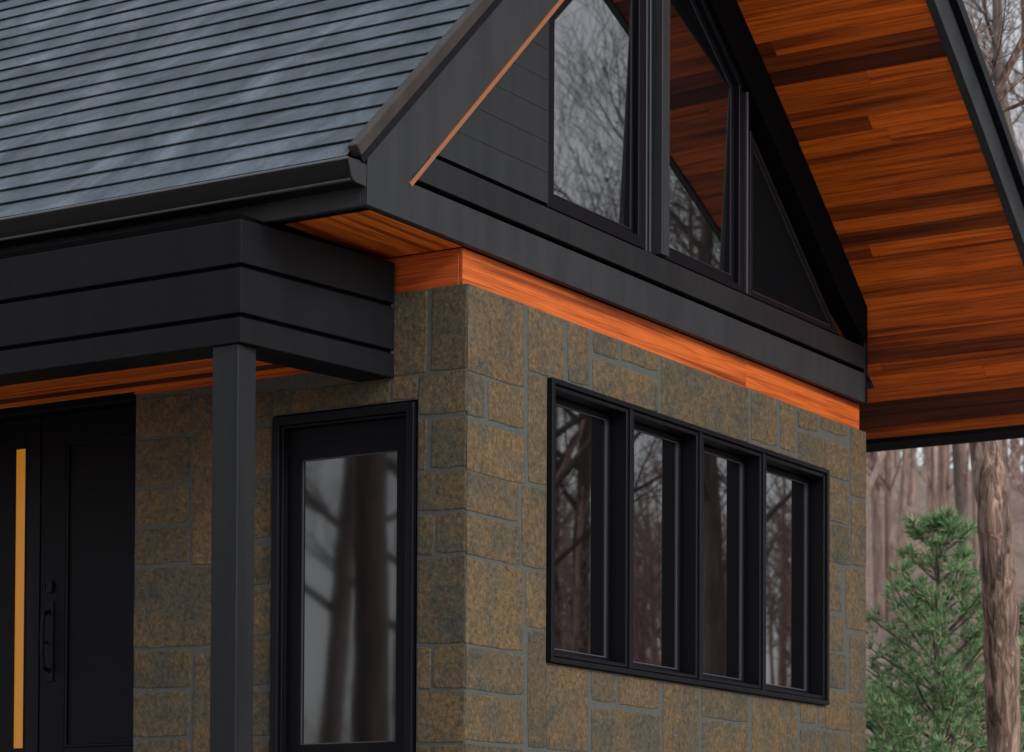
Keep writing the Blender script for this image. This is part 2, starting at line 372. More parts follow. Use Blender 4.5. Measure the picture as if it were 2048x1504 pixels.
# entry wall has its window nearer the corner than the gable core is thick: thin core there
mwall = MB()
for b in ((0, GO[0], GZ, 2.70), (GO[1], W, GZ, 2.70), (GO[0], GO[1], GZ, GO[2]), (GO[0], GO[1], GO[3], 2.70)):
    if b[0] == 0: mwall.prism([(.011, 0), (b[1], 0), (b[1], .2), (0, .2), (0, .011)], 2, b[2], b[3])
    else: mwall.box(b[0], b[1], 0, .2, b[2], b[3])
mwall.box(0, .2, .2, EO[0], GZ, 2.70); mwall.box(0, .2, EO[0], EO[1], GZ, EO[2]); mwall.box(0, .2, EO[0], EO[1], EO[3], 2.70); mwall.box(0, .2, EO[1], 1.862, GZ, 2.70)
mwall.box(0, .2, 4.2, 9, GZ, 2.70); mwall.box(W-.2, W, .2, 9, GZ, 3.25)
sw = sm.build('stone_wall', stone_m, house)
mwall.build('mortar', mortar_m, sw)
sw['label'] = 'ochre and grey squared fieldstone wall with flush grey mortar'
# interior backing so that no daylight comes through
MB().box(.48, W-.25, .25, 8.8, GZ+.02, 2.6).build('interior_core', black_matt, house)

# ---- gable timber trim under the fascia
def boards_x(mb, cuts, y0, y1, z0, z1):
    for a, b in zip(cuts, cuts[1:]): mb.box(a+.0008, b-.0008, y0, y1, z0, z1)
mb = MB(); boards_x(mb, [.022, 2.757, W-.002], .04, .060, 2.701, 2.8665)
tr = mb.build('wood_trim', wood_trim, house, .0015)
MB().box(.022, .060, .0612, .75, 2.701, 2.8665).build('wood_trim', wood_trim_y, house, .0015)
MB().box(.136, W-.01, .136, .2, 2.65, 2.9).build('trim_backing', black_matt, house)

# ---- roof profiles (x,z)
SP = [(1.865, 5.17), (2.507, 4.705), (2.912, 4.405), (3.238, 4.158), (3.488, 3.963), (3.785, 3.727), (3.978, 3.572), (4.147, 3.434), (4.34, 3.268), (4.88, 2.784)]
def sz(x):
    for (a, b), (c, d) in zip(SP, SP[1:]):
        if a <= x <= c: return b+(d-b)*(x-a)/(c-a)
    return SP[-1][1]+(x-SP[-1][0])*-.896 if x > 1.865 else 5.17+(1.865-x)*.7
LS = .934                                    # left pitch
def lo(x): return 3.092+.930*(x+.816)        # top line of the left rake board
def li(x): return 3.03+LS*(x+.47)            # inner line of it

# left rake plate with the lowest gable board
xr = 1.865
plate = MB()
plate.prism([(-.765, 2.868), (W, 2.868), (W, 3.033), (-.467, 3.033), (xr, li(xr)), (xr, lo(xr)), (-.79, lo(-.79)), (-.765, 3.06)], 1, -.004, .03)
plate.build('rake_board', charcoal, house, .002)
MB().prism([(-.438, 3.060), (W-.012, 3.060), (W-.012, 3.184), (-.305, 3.184)], 1, -.002, .03).build('gable_board', shaded_board_p, house, .002)
# dark underside strip and closing panel behind
MB().box(-.69, W, .0, .039, 2.8695, 2.90).build('fascia_underside', black_matt, house)
MB().prism([(-.74, 2.905), (W, 2.905), (W, 3.197), (-.3, 3.197), (-.74, 3.0)], 1, .10, .13).build('gable_backing', black_matt, house)
MB().prism([(-.74, 2.905), (W, 2.905), (W, 3.3), (4.0, sz(4.0)), (xr, 5.17), (-.74, lo(-.74)-.02)], 1, .28, .3).build('gable_backing', black_matt, house)
# copper coloured edge strip along the inner side of the rake board
def strip(p, q, wd):
    dx, dz = q[0]-p[0], q[1]-p[1]; l = math.hypot(dx, dz); nx, nz = -dz/l*wd, dx/l*wd
    return [p, q, (q[0]+nx, q[1]+nz), (p[0]+nx, p[1]+nz)]
c = MB(); c.prism(strip((-.462, 3.0285), (xr, li(xr)-.009), -.019), 1, -.009, .045)
c.build('copper_edge', copper, house, .001)
# left siding field
sd_ = MB(); z = 3.210; k = 0
while z < 4.30:
    z1 = z+.142
    xa, xb = (z-3.03)/LS-.47+.018, (z1-3.03)/LS-.47+.018
    if xa > .66: break
    n0 = len(sd_.v)
    P = [(xa, z), (.688, z), (.688, z1-.001), (min(xb, .687), z1-.001)]
    n = 4; vs = [(P[0][0], .0105, P[0][1]), (P[1][0], .0105, P[1][1]), (P[2][0], .012, P[2][1]), (P[3][0], .012, P[3][1])]
    vs += [(p[0], .05, p[1]) for p in P]
    sd_.add(vs, [(0, 1, 2, 3), (7, 6, 5, 4), (0, 4, 5, 1), (1, 5, 6, 2), (2, 6, 7, 3), (3, 7, 4, 0)]); z = z1
sd_.build('siding', charcoal_d, house)

# gable windows
def ftop(x): return sz(x)-.30                # lower edge of the black board under the soffit
def win(P, fw_, y0=.012, y1=.10, sash=.03):
    f = MB().ring(P, fw_, 1, y0, .26); q = inset(P, fw_+.001)
    o = f.build('window', black, house, .003)
    MB().ring(q, sash, 1, y0+.03, .26).build('sash', black, o, .003)
    MB().ring(inset(q, sash-.004), .0035, 1, y0+.027, y0+.04).build('glazing_bead', frame_edge, o)
    pp = inset(q, sash+.001); xc = sum(a for a, b in pp)/len(pp); pm = MB().prism(pp, 1, y1-.02, y1-.005)
    xr_ = max(a for a, b in pp)
    pm.v = [(v[0], v[1]-.035-(v[0]-xr_)*math.tan(R(8))-(v[2]-4.3)*math.tan(R(1.8)), v[2]) for v in pm.v]
    pm.build('pane', glass_u, o)
    return o
PANE = .93
frame_edge = mat('sash_metal', (.035, .037, .046), .35)
zb = 3.197
win([(.692, zb), (1.60, zb), (1.60, 5.17-.25), (.692, li(.692)+.0)], .055)
MB().prism([(1.60, zb), (1.72, zb), (1.72, 4.95), (1.60, 4.9)], 1, .045, .10).build('mullion', black, house)
MB().box(1.635, 1.650, .02, .045, zb, 4.9).build('mullion_bead', frame_edge, house, .002)
MB().box(1.672, 1.690, .02, .045, zb, 4.9).build('mullion_bead', frame_edge, house, .002)
MB().box(1.722, 1.800, -.02, .10, zb, 5.1).build('centre_post', charcoal, house, .002)
win([(1.802, zb), (2.655, zb), (2.655, ftop(2.655)), (1.97, ftop(1.97)), (1.802, ftop(1.97)+.02)], .035, sash=.045)
MB().box(2.657, 2.745, .02, .10, zb, ftop(2.70)).build('mullion', black, house, .003)
MB().box(2.690, 2.708, .002, .02, zb, ftop(2.70)).build('mullion_bead', frame_edge, house, .002)
TI = [(2.747, zb), (3.97, zb), (3.55, ftop(3.55)+.0), (2.747, ftop(2.747)-.02)]
TI = [(2.747, zb), (3.86, zb), (2.747, 4.075)]
tw = MB().ring(TI, .03, 1, .012, .07).build('window', black, house, .003); MB().ring(inset(TI, .034), .004, 1, .02, .04).build('glazing_bead', frame_edge, tw); MB().prism(inset(TI, .031), 1, .03, .045).build('panel', black_matt, tw)
# black board following the soffit on the gable
xs = [1.865, 2.2, 2.507, 2.912, 3.238, 3.488, 3.785, 3.978, 4.147, W-.02]
P = [(x, sz(x)-.002) for x in xs]
lowc = {1.865: .30, 2.2: .30, 2.507: .30, 2.912: .30, 3.238: .30, 3.488: .30, 3.785: .30, 3.978: .27, 4.147: .22, W-.02: .2}
P += [(min(x, W-.01), max(sz(x)-lowc[x], 3.195)) for x in xs[::-1]]
MB().prism(P, 1, -.018, .095).build('frieze_board', black_matt, house, .002)
MB().box(W-.03, W+.012, -.006, .12, 2.868, 3.30).build('corner_trim', black, house, .002)
MB().prism([(W+.0, 3.02), (W+.075, 2.965), (W+.01, 2.985)], 1, -.02, .05).build('flashing', black, house)

# ---- right soffit: cedar boards along y on the curved slope
def arc(n):
    L = [0]; 
    for (a, b), (c_, d) in zip(SP, SP[1:]): L.append(L[-1]+math.hypot(c_-a, d-b))
    return L
AL = arc(0)
def atl(s):
    for i in range(len(SP)-1):
        if s <= AL[i+1] or i == len(SP)-2:
            t = (s-AL[i])/(AL[i+1]-AL[i]); return (SP[i][0]+(SP[i+1][0]-SP[i][0])*t, SP[i][1]+(SP[i+1][1]-SP[i][1])*t)
random.seed(21)
so = MB(); s = 0; tot = AL[-1]; nrow = round(tot/.0915); bw = tot/nrow
def sboard(s0, s1, y0, y1, mb):
    a, b = atl(s0+.0012), atl(s1-.0012); dx, dz = b[0]-a[0], b[1]-a[1]; l = math.hypot(dx, dz); nx, nz = -dz/l*.016, dx/l*.016
    if nz < 0: nx, nz = -nx, -nz
    j = jit(.0008)
    mb.prism([(a[0], a[1]+j), (b[0], b[1]+j), (b[0]+nx, b[1]+nz), (a[0]+nx, a[1]+nz)], 1, y0, y1)
for i in range(nrow):
    s0, s1 = i*bw, (i+1)*bw; xm = atl((s0+s1)/2)[0]
    y = -1.0; ye = .13 if xm < W else 7.0
    first = True
    while y < ye-.01:
        L = random.uniform(.35, 1.5) if random.random() < .38 else random.uniform(1.6, 3)
        y2 = min(y+L, ye)
        if ye-y2 < .15: y2 = ye
        sboard(s0, s1, y+.0008, y2-.0008, so); y = y2
so.build('soffit', wood_y, house, .0012)
# roof body over the right slope
th = .20
up_ = [(x, z+.018) for x, z in SP]; tp = [(x, z+th) for x, z in SP]
MB().prism(up_+tp[::-1], 1, -.998, 8.9).build('roof_deck', black, house)
rk = MB()
for (a, b), (c_, d) in zip(SP, SP[1:]):
    x1 = c_ if (c_, d) != SP[-1] else 4.93
    d1 = sz(x1)
    rk.prism([(a, b-.012), (x1, d1-.012), (x1, d1+.185), (a, b+.185)], 1, -1.045, -1.0)
rkb = rk
def band(mb, z0, z1, y0, y1, xe=4.95):
    pts = SP[:-1]+[(xe, sz(xe))]
    lo_ = [(x, z+z0) for x, z in pts]; hi = [(x, z+z1) for x, z in pts]
    mb.prism(lo_+hi[::-1], 1, y0, y1)
rk = MB(); band(rk, -.012, .185, -1.045, -1.0); rk.build('rake_board', charcoal, house, .0)
rk = MB(); band(rk, .187, .268, -1.085, -.99, 4.985); rk.build('drip_edge', black, house)
rk = MB(); band(rk, .27, .290, -1.07, 8.9, 4.98); rk.build('shingles', shingle_m, house)
MB().prism([(4.868, 2.765), (4.93, 2.722), (4.93, 2.96), (4.90, 2.96)], 1, -.998, 8.9).build('fascia', black, house, .002)

# ---- left roof slope with shingle courses
k = math.atan(.93); ux, uz = math.cos(k), math.sin(k); nx, nz = -uz, ux
x0, z0 = -.868, lo(-.868)-.012
rl = math.hypot(xr-x0, (xr-x0)*.93)
MB().prism([(x0, z0-.006), (xr, z0+(xr-x0)*.93-.006), (xr, z0+(xr-x0)*.93-.14), (x0+.10, z0-.05)], 1, .052, 9).build('roof_deck', black_matt, house)
random.seed(5)
sh = MB(); s = 0.0; row = 0
while s < rl:
    e = .1515; y = .03
    j0 = random.uniform(0, .9)
    while y < 9:
        L = random.uniform(.75, 1.1) if y > .03 else random.uniform(.3, 1.0); y2 = min(y+L, 9)
        hb = .0205+jit(.0012); sj = jit(.0018)
        a = (s+sj, hb); b = (min(s+e+.03, rl), .0065)
        P = []
        for (q, h) in ((a[0], a[1]-.0045), (b[0], b[1]-.0035), b, a): P.append((x0+ux*q+nx*h, z0+uz*q+nz*h))
        sh.prism(P, 1, y+.0006, y2-.0006); y = y2
    s += e; row += 1
sh.build('shingles', shingle_m, house)
# rake trim: brown cap over a black strip put in as the shadow line beneath it
def slopebox(mb, h0, h1, s0, s1, y0, y1):
    P = [(x0+ux*q+nx*h, z0+uz*q+nz*h) for q, h in ((s0, h0), (s1, h0), (s1, h1), (s0, h1))]
    mb.prism(P, 1, y0, y1)
m_ = MB(); slopebox(m_, -.012, .040, .045, rl, -.018, .034); m_.build('rake_cap', drip_m, house, .004)
m_ = MB(); slopebox(m_, -.045, -.014, .045, rl, -.012, .03); m_.build('rake_shadow_strip', black, house, .002)
# ---- left eave: fascia, gutter, soffit
MB().box(-.765, -.735, .032, 9, 2.868, 3.03).build('fascia', charcoal, house, .002)
gut = MB(); gz = 2.945
gut.prism([(-.767, 3.018), (-.767, gz), (-.848, gz), (-.868, gz+.010), (-.878, gz+.030), (-.893, gz+.072), (-.897, gz+.088), (-.885, gz+.088), (-.865, gz+.06)], 1, .004, 9)
gt = gut.build('gutter', gutter_m, house, .0015)
MB().tube([(-.872, .0, gz+.004), (-.872, 9, gz+.004)], [.0075]*2, 8).build('gutter_bead', frame_edge, gt, smooth=True)
MB().tube([(-.893, .0, gz+.088), (-.893, 9, gz+.088)], [.006]*2, 8).build('gutter_lip', mat('lip_highlight', (.13, .145, .165), .3), gt, smooth=True)  # paler colour paints the highlight along the gutter's top edge
MB().prism([(-.769, 3.03), (-.769, gz-.004), (-.848, gz-.002), (-.870, gz+.009), (-.880, gz+.030), (-.895, gz+.072), (-.899, gz+.09), (-.80, gz+.095)], 1, -.002, .0035).build('gutter_end_cap', mat('end_cap', (.03, .03, .034), .3), gt, .002)
es_ = MB()
xs = -.685
random.seed(3); yy = .045
while yy < .45:
    es_.box(xs, .021, yy+.001, yy+.086, 2.870, 2.885); yy += .088
es_.build('eave_soffit', wood_x, house, .0012)
MB().box(-.735, -.687, .03, 9, 2.869, 2.90).build('soffit_border', black_matt, house)
MB().box(-.685, .02, yy+.002, 9, 2.8695, 2.90).build('soffit_border', black_matt, house)

# ---- porch beam (three lapped boards round the corner)
P0 = (-.945, .508); P1 = (-.002, .382)
def plan(i): # inset i from the outer faces
    return [(P0[0]+i, P0[1]+i), (P1[0], P1[1]+i), (P1[0], P1[1]+.19-i), (P0[0]+.20-i, P0[1]+.20-i), (P0[0]+.20-i, 8), (P0[0]+i, 8)]
for j, (za, zc) in enumerate(((2.324, 2.430), (2.448, 2.638), (2.656, 2.838))):
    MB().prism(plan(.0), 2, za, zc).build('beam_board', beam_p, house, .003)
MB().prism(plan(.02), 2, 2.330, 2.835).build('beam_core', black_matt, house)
MB().box(-.935, -.70, .525, 8.0, 2.8385, 2.8665).build('beam_cap', black_matt, house)
# post
MB().box(-.93, -.808, .530, .668, .22, 2.3235).build('porch_post', shaded_board_p, house, .004)
# porch ceiling
random.seed(11); pc = MB(); x = -.002
while x > -.745:
    y = .58
    while y < 7.9:
        L = random.uniform(1.2, 3.0); y2 = min(y+L, 7.9); pc.box(x-.088, x-.001, y, y2-.001, 2.410, 2.425); y = y2
    x -= .089
pc.build('porch_ceiling', wood_y, house, .001)
MB().box(-.014, -.001, .58, 1.862, 2.394, 2.4095).build('ceiling_trim', wood_trim_y, house)
MB().box(-3.0, 0.2, .40, 9, .06, .22).build('porch_floor', concrete_m, house, .01)
MB().box(-3.0, 0.2, .40, 9, GZ, .058).build('porch_base', mortar_m, house)

# ---- four light window in the gable wall
xu = [.684, 1.420, 2.136, 2.848, 3.633]; z0w, z1w = 1.115, 2.392
f = MB()
f.ring([(xu[0]-.01, z0w-.012), (xu[-1]+.01, z0w-.012), (xu[-1]+.01, z1w+.012), (xu[0]-.01, z1w+.012)], .024, 1, -.030, .15)
for xx in xu[1:-1]: f.box(xx-.013, xx+.013, -.026, .15, z0w+.0125, z1w-.0125)
bw_ = f.build('window', black, house, .003); bw_['label'] = 'long black framed window divided into four tall casements'
for a, b in zip(xu, xu[1:]):
    a += .018; b -= .018
    R_ = [(a, z0w+.016), (b, z0w+.016), (b, z1w-.016), (a, z1w-.016)]
    MB().ring(R_, .020, 1, -.018, .15).build('casement_stop', black, bw_, .003)
    q = inset(R_, .021); MB().ring(q, .029, 1, .070, .15).build('sash', black, bw_, .004)
    q2 = inset(q, .0295); MB().ring(q2, .004, 1, .076, .084).build('glazing_bead', mat('bead', (.10, .10, .115), .3), bw_)
    MB().prism(inset(q2, .0055), 1, .082, .092).build('pane', glass_m, bw_)
# ---- tall window in the entry wall
y0w, y1w, zt, zbt = .266, 1.044, 2.206, .56
f = MB().ring([(y0w, zbt), (y1w, zbt), (y1w, zt), (y0w, zt)], .040, 0, -.022, .14)
ew = f.build('window', black, house, .003); ew['label'] = 'single tall black framed window'
R_ = inset([(y0w, zbt), (y1w, zbt), (y1w, zt), (y0w, zt)], .041)
MB().ring(R_, .012, 0, -.004, .14).build('casement_stop', black, ew, .002)
q = inset(R_, .013)
q = [(q[0][0], q[0][1]), (q[1][0], q[1][1]), (q[2][0], q[2][1]), (q[3][0], q[3][1])]
ya, yb, za, zc = q[0][0], q[1][0], q[0][1], q[2][1]
gy0, gy1, gz0, gz1 = ya+.070, yb-.068, .715, 2.012
f = MB(); f.box(.035, .14, ya, gy0, za, zc); f.box(.035, .14, gy1, yb, za, zc); f.box(.035, .14, gy0, gy1, za, gz0); f.box(.035, .14, gy0, gy1, gz1, zc)
f.build('sash', door_m, ew)
MB().ring([(gy0, gz0), (gy1, gz0), (gy1, gz1), (gy0, gz1)], .006, 0, .048, .06).build('glazing_bead', mat('bead_b', (.07, .07, .08), .35), ew)
MB().box(.055, .065, gy0+.006, gy1-.006, gz0+.006, gz1-.006).build('pane', glass('entry_glass', 2.2, .03, .002), ew)

# ---- entry door recessed behind the stone
XD = .30
MB().box(XD+.02, XD+.06, 1.7, 4.2, .22, 2.74).build('door_surround', door_m, house)
fr = MB(); fr.box(XD-.02, XD+.018, 2.715, 2.80, .22, 2.42); fr.box(.21, XD+.018, 1.7, 4.2, 2.425, 2.74); 
fr.build('door_frame', black, house, .003)
door = MB()
dy0, dy1, dz0, dz1 = 1.78, 2.700, .235, 2.415
py0, py1, pz0, pz1 = 1.92, 2.54, .760, 2.275
door.box(XD-.025, XD+.018, py1, dy1, dz0, dz1); door.box(XD-.025, XD+.018, dy0, py0, dz0, dz1)
door.box(XD-.025, XD+.018, py0, py1, dz0, pz0); door.box(XD-.025, XD+.018, py0, py1, pz1, dz1)
dr = door.build('door', door_m, house, .003)
MB().box(XD-.010, XD+.017, py0+.001, py1-.001, pz0+.001, pz1-.001).build('door_panel', door_m, dr)
MB().ring([(py0, pz0), (py1, pz0), (py1, pz1), (py0, pz1)], .014, 0, XD-.022, XD-.0101).build('panel_moulding', black, dr, .003)
h = MB(); h.box(XD-.034, XD-.026, 2.608, 2.655, 1.09, 1.49); 
h.tube([(XD-.03, 2.632, 1.44), (XD-.075, 2.632, 1.42), (XD-.085, 2.632, 1.36), (XD-.085, 2.632, 1.22), (XD-.075, 2.632, 1.16), (XD-.03, 2.632, 1.14)], [.011]*6, 8)
h.box(XD-.08, XD-.05, 2.618, 2.646, 1.275, 1.287)
h.tube([(XD-.034, 2.632, 1.56), (XD-.026, 2.632, 1.56)], [.03, .03], 16)
h.box(XD-.040, XD-.026, 2.612, 2.651, 1.53, 1.59)
h.build('handle', black, dr, .002)
side = MB(); ga, gb, gc, gd = 2.815, 2.880, .765, 2.268
side.box(XD-.02, XD+.018, 2.802, ga, .235, 2.415); side.box(XD-.02, XD+.018, gb, 3.05, .235, 2.415)
side.box(XD-.02, XD+.018, ga, gb, .235, gc); side.box(XD-.02, XD+.018, ga, gb, gd, 2.415)
sl = side.build('sidelight', door_m, house, .003)
MB().box(XD-.012, XD-.002, ga+.001, gb-.001, gc+.001, gd-.001).build('pane', amber, sl)

# ------------------------------------------------------------------ trees
def aim(az, dist):
    a = R(az); return CAM.x+dist*math.sin(a), CAM.y+dist*math.cos(a)
def grow(rng, H, r0, lean=.04, limbs=16, start=.3, twigs=True):
    tr_, br = MB(), MB()
    pts = []; rad = []; x = y = 0; n = 12; dx, dy = rng.uniform(-lean, lean), rng.uniform(-lean, lean)
    for i in range(n+1):
        t = i/n; pts.append(Vector((x, y, t*H-.2))); rad.append(r0*(1-t)**.75*(1 if i else 1.35)+.012)
        dx += rng.uniform(-.025, .025); dy += rng.uniform(-.025, .025); x += dx*H/n; y += dy*H/n
    tr_.tube(pts, rad, 9)
    def limb(p, d, L, r, lev):
        n = 5 if lev < 2 else 3; q = p.copy(); P = [q.copy()]; Rr = [r]; dirs = []
        for i in range(n):
            d = (d+Vector((rng.uniform(-.22, .22), rng.uniform(-.22, .22), rng.uniform(-.08, .22)))).normalized()
            q = q+d*L/n; P.append(q.copy()); Rr.append(max(r*(1-(i+1)/n)**.9, .004)); dirs.append(d.copy())
        br.tube(P, Rr, 5 if lev < 2 else 3)
        if lev < 3:
            m = [7, 6, 4][lev]
            for j in range(m):
                i = rng.randint(1, n-1) if lev else rng.randint(1, n-1)
                dd = dirs[i]; o_ = dd.orthogonal().normalized(); o_.rotate(Quaternion(dd, rng.uniform(0, 6.28)))
                limb(P[i]+(P[i+1]-P[i])*rng.random(), (dd*.8+o_*rng.uniform(.5, .9)+Vector((0, 0, .15))).normalized(), L*rng.uniform(.4, .65), Rr[i]*.55, lev+1)
    for k in range(limbs):
        t = start+(1-start)*(k+rng.random())/limbs*.97; i = min(int(t*n), n-1); p = pts[i]+(pts[i+1]-pts[i])*(t*n-i)
        a = rng.uniform(0, 6.28); el = rng.uniform(.35, 1.1)
        limb(p, Vector((math.cos(a)*math.cos(el), math.sin(a)*math.cos(el), math.sin(el))), H*(1-t)*rng.uniform(.3, .5)+.7, rad[i]*.42, 0)
    return tr_, br
protos = []
rng = random.Random(4)
for v, (H, r0, bm_) in enumerate(((17, .17, bark_far), (20, .20, bark_far), (14, .12, bark_pink), (18, .16, bark_pink))):
    a, b = grow(rng, H, r0)
    protos.append((a.build('trunk', bm_, smooth=True), b.build('branches', bm_, smooth=True)))
used = set()
def bare_tree(i, x, y, rz, sc, label, group):
    r = thing('bare_tree', label, 'tree', (x, y, hz(x, y)), group); r.rotation_euler = (0, 0, rz); r.scale = (sc, sc, sc)
    for p in protos[i]:
        c = p if i not in used else p.copy()
        if i in used: COL.objects.link(c)
        c.parent = r
    used.add(i); return r
rng = random.Random(12)
GB = 'bare trees on the wooded slope beyond the house'
for az, d in ((65.2, 34), (66.4, 52), (67.2, 61), (62.0, 40), (75.5, 34), (77.4, 42), (64.2, 44), (79.5, 38)):
    x, y = aim(az, d)
    bare_tree(rng.choice([0, 2, 2, 3]), x, y, rng.uniform(0, 6.28), rng.uniform(.75, 1.0), 'leafless tree on the wooded slope seen past the stone wall and roof edge', GB)
protos.append(tuple(q.build(nm, bark_far, smooth=True) for q, nm in zip(grow(random.Random(31), 17, .085, .03, 7, .35), ('trunk', 'branches'))))
for az, d, sc in ((68.05, 44, .9), (68.9, 40, .8), (69.3, 36, .95), (69.75, 46, 1.0), (70.6, 41, .9)):
    x, y = aim(az, d)
    bare_tree(4, x, y, rng.uniform(0, 6.28), sc, 'thin sparse leafless tree standing against the pale sky beyond the roof edge', 'thin trees against the sky')
def mirr(kind, az, d):       # spots whose mirror image shows in the windows
    if kind == 'gable': x, y = aim(az, d+12); return x, -y
    if kind == 'upper': a_ = R(az); return 1.5+d*math.sin(a_), d*math.cos(a_)
    x, y = aim(az, d+13); return -x, y
for kind, c_, wd, n, st_, lab, gr in (('gable', 61.5, 6, 11, 2.6, 'leafless tree in the wood facing the gable, mirrored in the long four light window', 'bare trees facing the long window'),
                      ('upper', 132, 12, 19, 1.9, 'leafless tree in the wood facing the gable, mirrored in the pointed upper windows', 'bare trees facing the upper windows'),
                      ('entry', 54.8, 5, 5, 5.0, 'leafless tree across the drive, mirrored in the single tall window', 'bare trees across the drive')):
    rng = random.Random({'gable': 5, 'upper': 12, 'entry': 3}[kind])
    for k in range(n):
        x, y = mirr(kind, c_+rng.uniform(-wd, wd) if kind != 'entry' else (51, 58.6, 52.2, 57.4, 50)[k], (22 if kind == 'upper' else 21)+k*st_+rng.uniform(-1, 1))
        bare_tree(rng.choice([0, 1, 2, 3] if kind != 'upper' else [0, 1, 4, 4]), x, y, rng.uniform(0, 6.28), rng.uniform(.75, 1.1) if kind == 'upper' else rng.uniform(.7, 1.15), lab, gr)

rng = random.Random(8)
for az, d in ((54.75, 24), (53.7, 38), (55.35, 46)):
    x, y = mirr('entry', az, d-13)
    bare_tree(0, x, y, rng.uniform(0, 6.28), 1.1, 'straight leafless tree whose trunk is mirrored as a dark streak in the single tall window', 'trunks mirrored in the tall window')
rng = random.Random(77)
# big leaning trunk right of the pine
def at(px, py, d):   # direction of a spot of the photo, at horizontal range d from the camera
    r = fw+r2*((px-1024)/5248.8)-u2*((py-1666.5)/5248.8); t = d/math.hypot(r.x, r.y); return CAM+r*t
tx, ty = aim(68.75, 18)
big = thing('leaning_tree', 'tall rough barked brown tree with bare crown, nearest the house at the right edge', 'tree', (tx, ty, hz(tx, ty)))
PT = [(2022, 2200, 46), (2012, 1800, 38), (2009, 1504, 34), (2004, 1300, 35), (1996, 1150, 33), (1986, 1020, 32), (1972, 900, 32), (1952, 760, 30), (1934, 600, 27), (1912, 420, 24), (1895, 250, 21), (1880, 80, 18), (1860, -200, 15), (1840, -600, 11), (1830, -1000, 6)]
t_ = MB(); pts = [at(a, b, 18+.15*math.sin(i)) for i, (a, b, c_) in enumerate(PT)]; pts[0].z = hz(tx, ty)-.3
# resample for bark lumps
P2, R2 = [], []
for i in range(len(pts)-1):
    for j in range(6):
        t = j/6; P2.append(pts[i].lerp(pts[i+1], t)+Vector((rng.uniform(-.006, .006), rng.uniform(-.006, .006), 0))); R2.append((PT[i][2]*(1-t)+PT[i+1][2]*t)/5248.8*18*rng.uniform(.96, 1.05))
t_.tube(P2, R2, 16); t_.build('trunk', bark, big, smooth=True)
br = MB()
def limb2(p, d, L, r, lev):
    n = 6; q = p.copy(); P = [q.copy()]; Rr = [r]; D = []
    for i in range(n):
        d = (d+Vector((rng.uniform(-.2, .2), rng.uniform(-.2, .2), rng.uniform(-.12, .16)))).normalized(); q = q+d*L/n
        P.append(q.copy()); Rr.append(max(r*(1-(i+1)/n), .003)); D.append(d.copy())
    br.tube(P, Rr, 6 if lev < 1 else 4)
    if lev < 3:
        for j in range([7, 5, 4][lev]):
            i = rng.randint(1, n-1); o_ = D[i].orthogonal().normalized(); o_.rotate(Quaternion(D[i], rng.uniform(0, 6.28)))
            limb2(P[i], (D[i]+o_*rng.uniform(.5, 1)).normalized(), L*rng.uniform(.35, .6), Rr[i]*.55, lev+1)
for k in range(8):
    i = rng.randint(50, len(P2)-2); a = rng.uniform(0, 6.28); limb2(P2[i], Vector((math.cos(a)*.6, math.sin(a)*.6, .7)), rng.uniform(1.2, 3.2), R2[i]*.5, 0)
br.build('branches', bark, big, smooth=True)
# curved grey tree at the top right
tx, ty = aim(69.8, 27)
cv = thing('curved_tree', 'grey bare tree with a curved trunk rising past the right rake of the roof', 'tree', (tx, ty, hz(tx, ty)))
PC = [(2118, 1900, 24), (2112, 1300, 21), (2100, 800, 19), (2080, 520, 17), (2055, 370, 16), (2024, 290, 15), (2004, 205, 14), (1995, 110, 13), (1992, 0, 12), (1988, -160, 11), (1985, -420, 9), (1992, -800, 5)]
P2 = [at(a, b, 27) for a, b, c_ in PC]; P2[0].z = hz(tx, ty)-.3; R2 = [c_/5248.8*27 for a, b, c_ in PC]
PP, RR = [], []
for i in range(len(P2)-1):
    for j in range(4):
        t = j/4; PP.append(P2[i].lerp(P2[i+1], t)+Vector((rng.uniform(-.02, .02), rng.uniform(-.02, .02), 0))); RR.append((R2[i]*(1-t)+R2[i+1]*t)*.8)
MB().tube(PP, RR, 10).build('trunk', bark_far, cv, smooth=True)
br = MB(); P2, R2 = PP, RR
for k in range(9):
    i = rng.randint(16, len(P2)-2); a = rng.uniform(0, 6.28); limb2(P2[i], Vector((math.cos(a)*.6, math.sin(a)*.6, .8)), rng.uniform(1.2, 2.6), R2[i]*.4, 1)
br.build('branches', bark_far, cv, smooth=True)

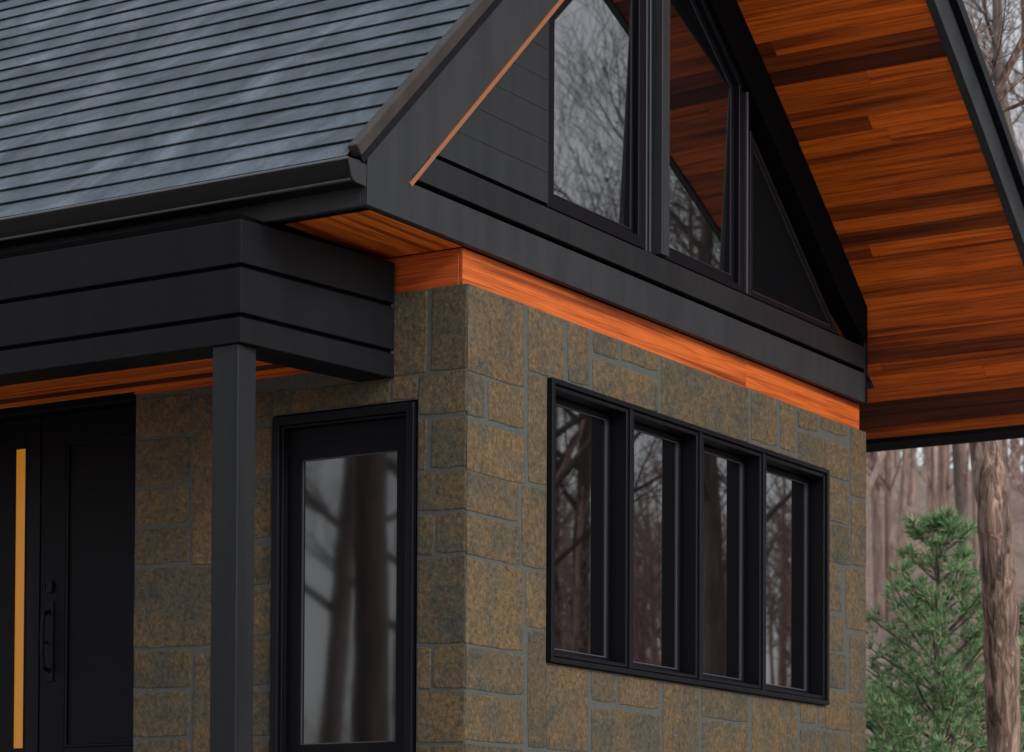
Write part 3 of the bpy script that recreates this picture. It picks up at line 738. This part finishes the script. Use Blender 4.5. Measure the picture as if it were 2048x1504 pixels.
# young pines
def pine(x, y, H, wd, seed, label):
    rg = random.Random(seed); gz_ = hz(x, y)
    p = thing('young_pine', label, 'tree', (x, y, gz_)); 
    t = MB().tube([(x, y, gz_-.1), (x+.03, y, gz_+H*.35), (x-.02, y+.02, gz_+H*.7), (x, y, gz_+H)], [.05, .04, .025, .006], 7)
    n_ = MB(); zz = .12
    def tuft(c, d, s):
        for k in range(13):
            e = (d*.8+Vector((rg.uniform(-1, 1), rg.uniform(-1, 1), rg.uniform(-.6, 1)))).normalized()
            l = s*rg.uniform(.7, 1.2); sd_2 = e.orthogonal().normalized(); sd_2.rotate(Quaternion(e, rg.uniform(0, 3.1))); w_ = s*.042
            a = c-sd_2*w_; b = c+sd_2*w_; n_.add([a, b, c+e*l], [(0, 1, 2)])
    while zz < .985:
        m = rg.randint(5, 7); L0 = wd*(1-zz)**.8*rg.uniform(.8, 1.1)+.07; a0 = rg.uniform(0, 6.28)
        for j in range(m):
            a = a0+j*6.283/m+rg.uniform(-.2, .2); L = L0*rg.uniform(.7, 1.12)
            d = Vector((math.cos(a), math.sin(a), .30+.5*zz)).normalized(); q = Vector((x, y, gz_+zz*H)); P = [q.copy()]
            ns = max(3, int(L/.14))
            for i in range(ns):
                d = (d+Vector((rg.uniform(-.1, .1), rg.uniform(-.1, .1), .05))).normalized(); q = q+d*L/ns; P.append(q.copy())
                if i >= ns*.2:
                    for r_ in range(11):
                        o_ = Vector((rg.uniform(-1, 1), rg.uniform(-1, 1), rg.uniform(-.5, .8)))*.15*min(1, L); tuft(q+o_, (d+o_.normalized()*.9), .10)
            t.tube(P, [.012*(1-i/len(P))+.003 for i in range(len(P))], 4)
            tuft(q, d, .12)
        zz += rg.uniform(.035, .055)
    tuft(Vector((x, y, gz_+H)), Vector((0, 0, 1)), .14)
    t.build('trunk', bark_far, p, smooth=True); n_.build('needles', needle, p)
x, y = aim(67.35, 20.5); pine(x, y, 3.0-hz(x, y), 1.75, 2, 'young green pine tree standing between the stone wall and the leaning trunk')
x, y = aim(69.6, 21.5); pine(x, y, 2.6-hz(x, y), 1.2, 8, 'young green pine partly hidden behind the leaning trunk at the right edge')
x, y = aim(66.1, 24); pine(x, y, 2.0-hz(x, y), 1.1, 9, 'smaller young pine peeking out close beside the stone wall')

# far wood: one mass of trunks and twigs on the hill
rng = random.Random(99)
fwd_ = MB()
for (kind, c_, wd, n) in (('view', 67, 9, 330), ('gable', 62, 9, 200), ('upper', 131, 13, 60), ('entry', 55, 12, 60)):
    for k in range(n):
        az = c_+rng.uniform(-wd, wd); d = rng.uniform(48, 95); x, y = aim(az, d) if kind == 'view' else mirr(kind, az, d-14); z = hz(x, y); H = rng.uniform(4.5, 7.5)*(.6 if kind in ('entry', 'upper') else 1); r0 = rng.uniform(.05, .15)
        lx, ly = rng.uniform(-.06, .06), rng.uniform(-.06, .06)
        fwd_.tube([(x, y, z-.3), (x+lx*H*.5, y+ly*H*.5, z+H*.5), (x+lx*H, y+ly*H, z+H)], [r0, r0*.7, .02], 5)
        for j in range(9):
            t = rng.uniform(.35, .98); a = rng.uniform(0, 6.28); L = (1-t)*H*.4+.8
            p = Vector((x+lx*H*t, y+ly*H*t, z+H*t)); e = Vector((math.cos(a)*.7, math.sin(a)*.7, .9)).normalized()
            fwd_.tube([p, p+e*L*.5, p+(e+Vector((0, 0, .3)))*L], [.035, .02, .008], 3)
            for q_ in range(4):
                a2 = rng.uniform(0, 6.28); e2 = (e+Vector((math.cos(a2), math.sin(a2), .3))).normalized(); b_ = p+e*L*rng.uniform(.3, .9)
                fwd_.tube([b_, b_+e2*L*.45], [.014, .006], 3)
fo = fwd_.build('far_wood', bark_pink, smooth=True); fo['kind'] = 'stuff'; fo['label'] = 'distant leafless wood covering the slope behind the house'; fo['category'] = 'woodland'
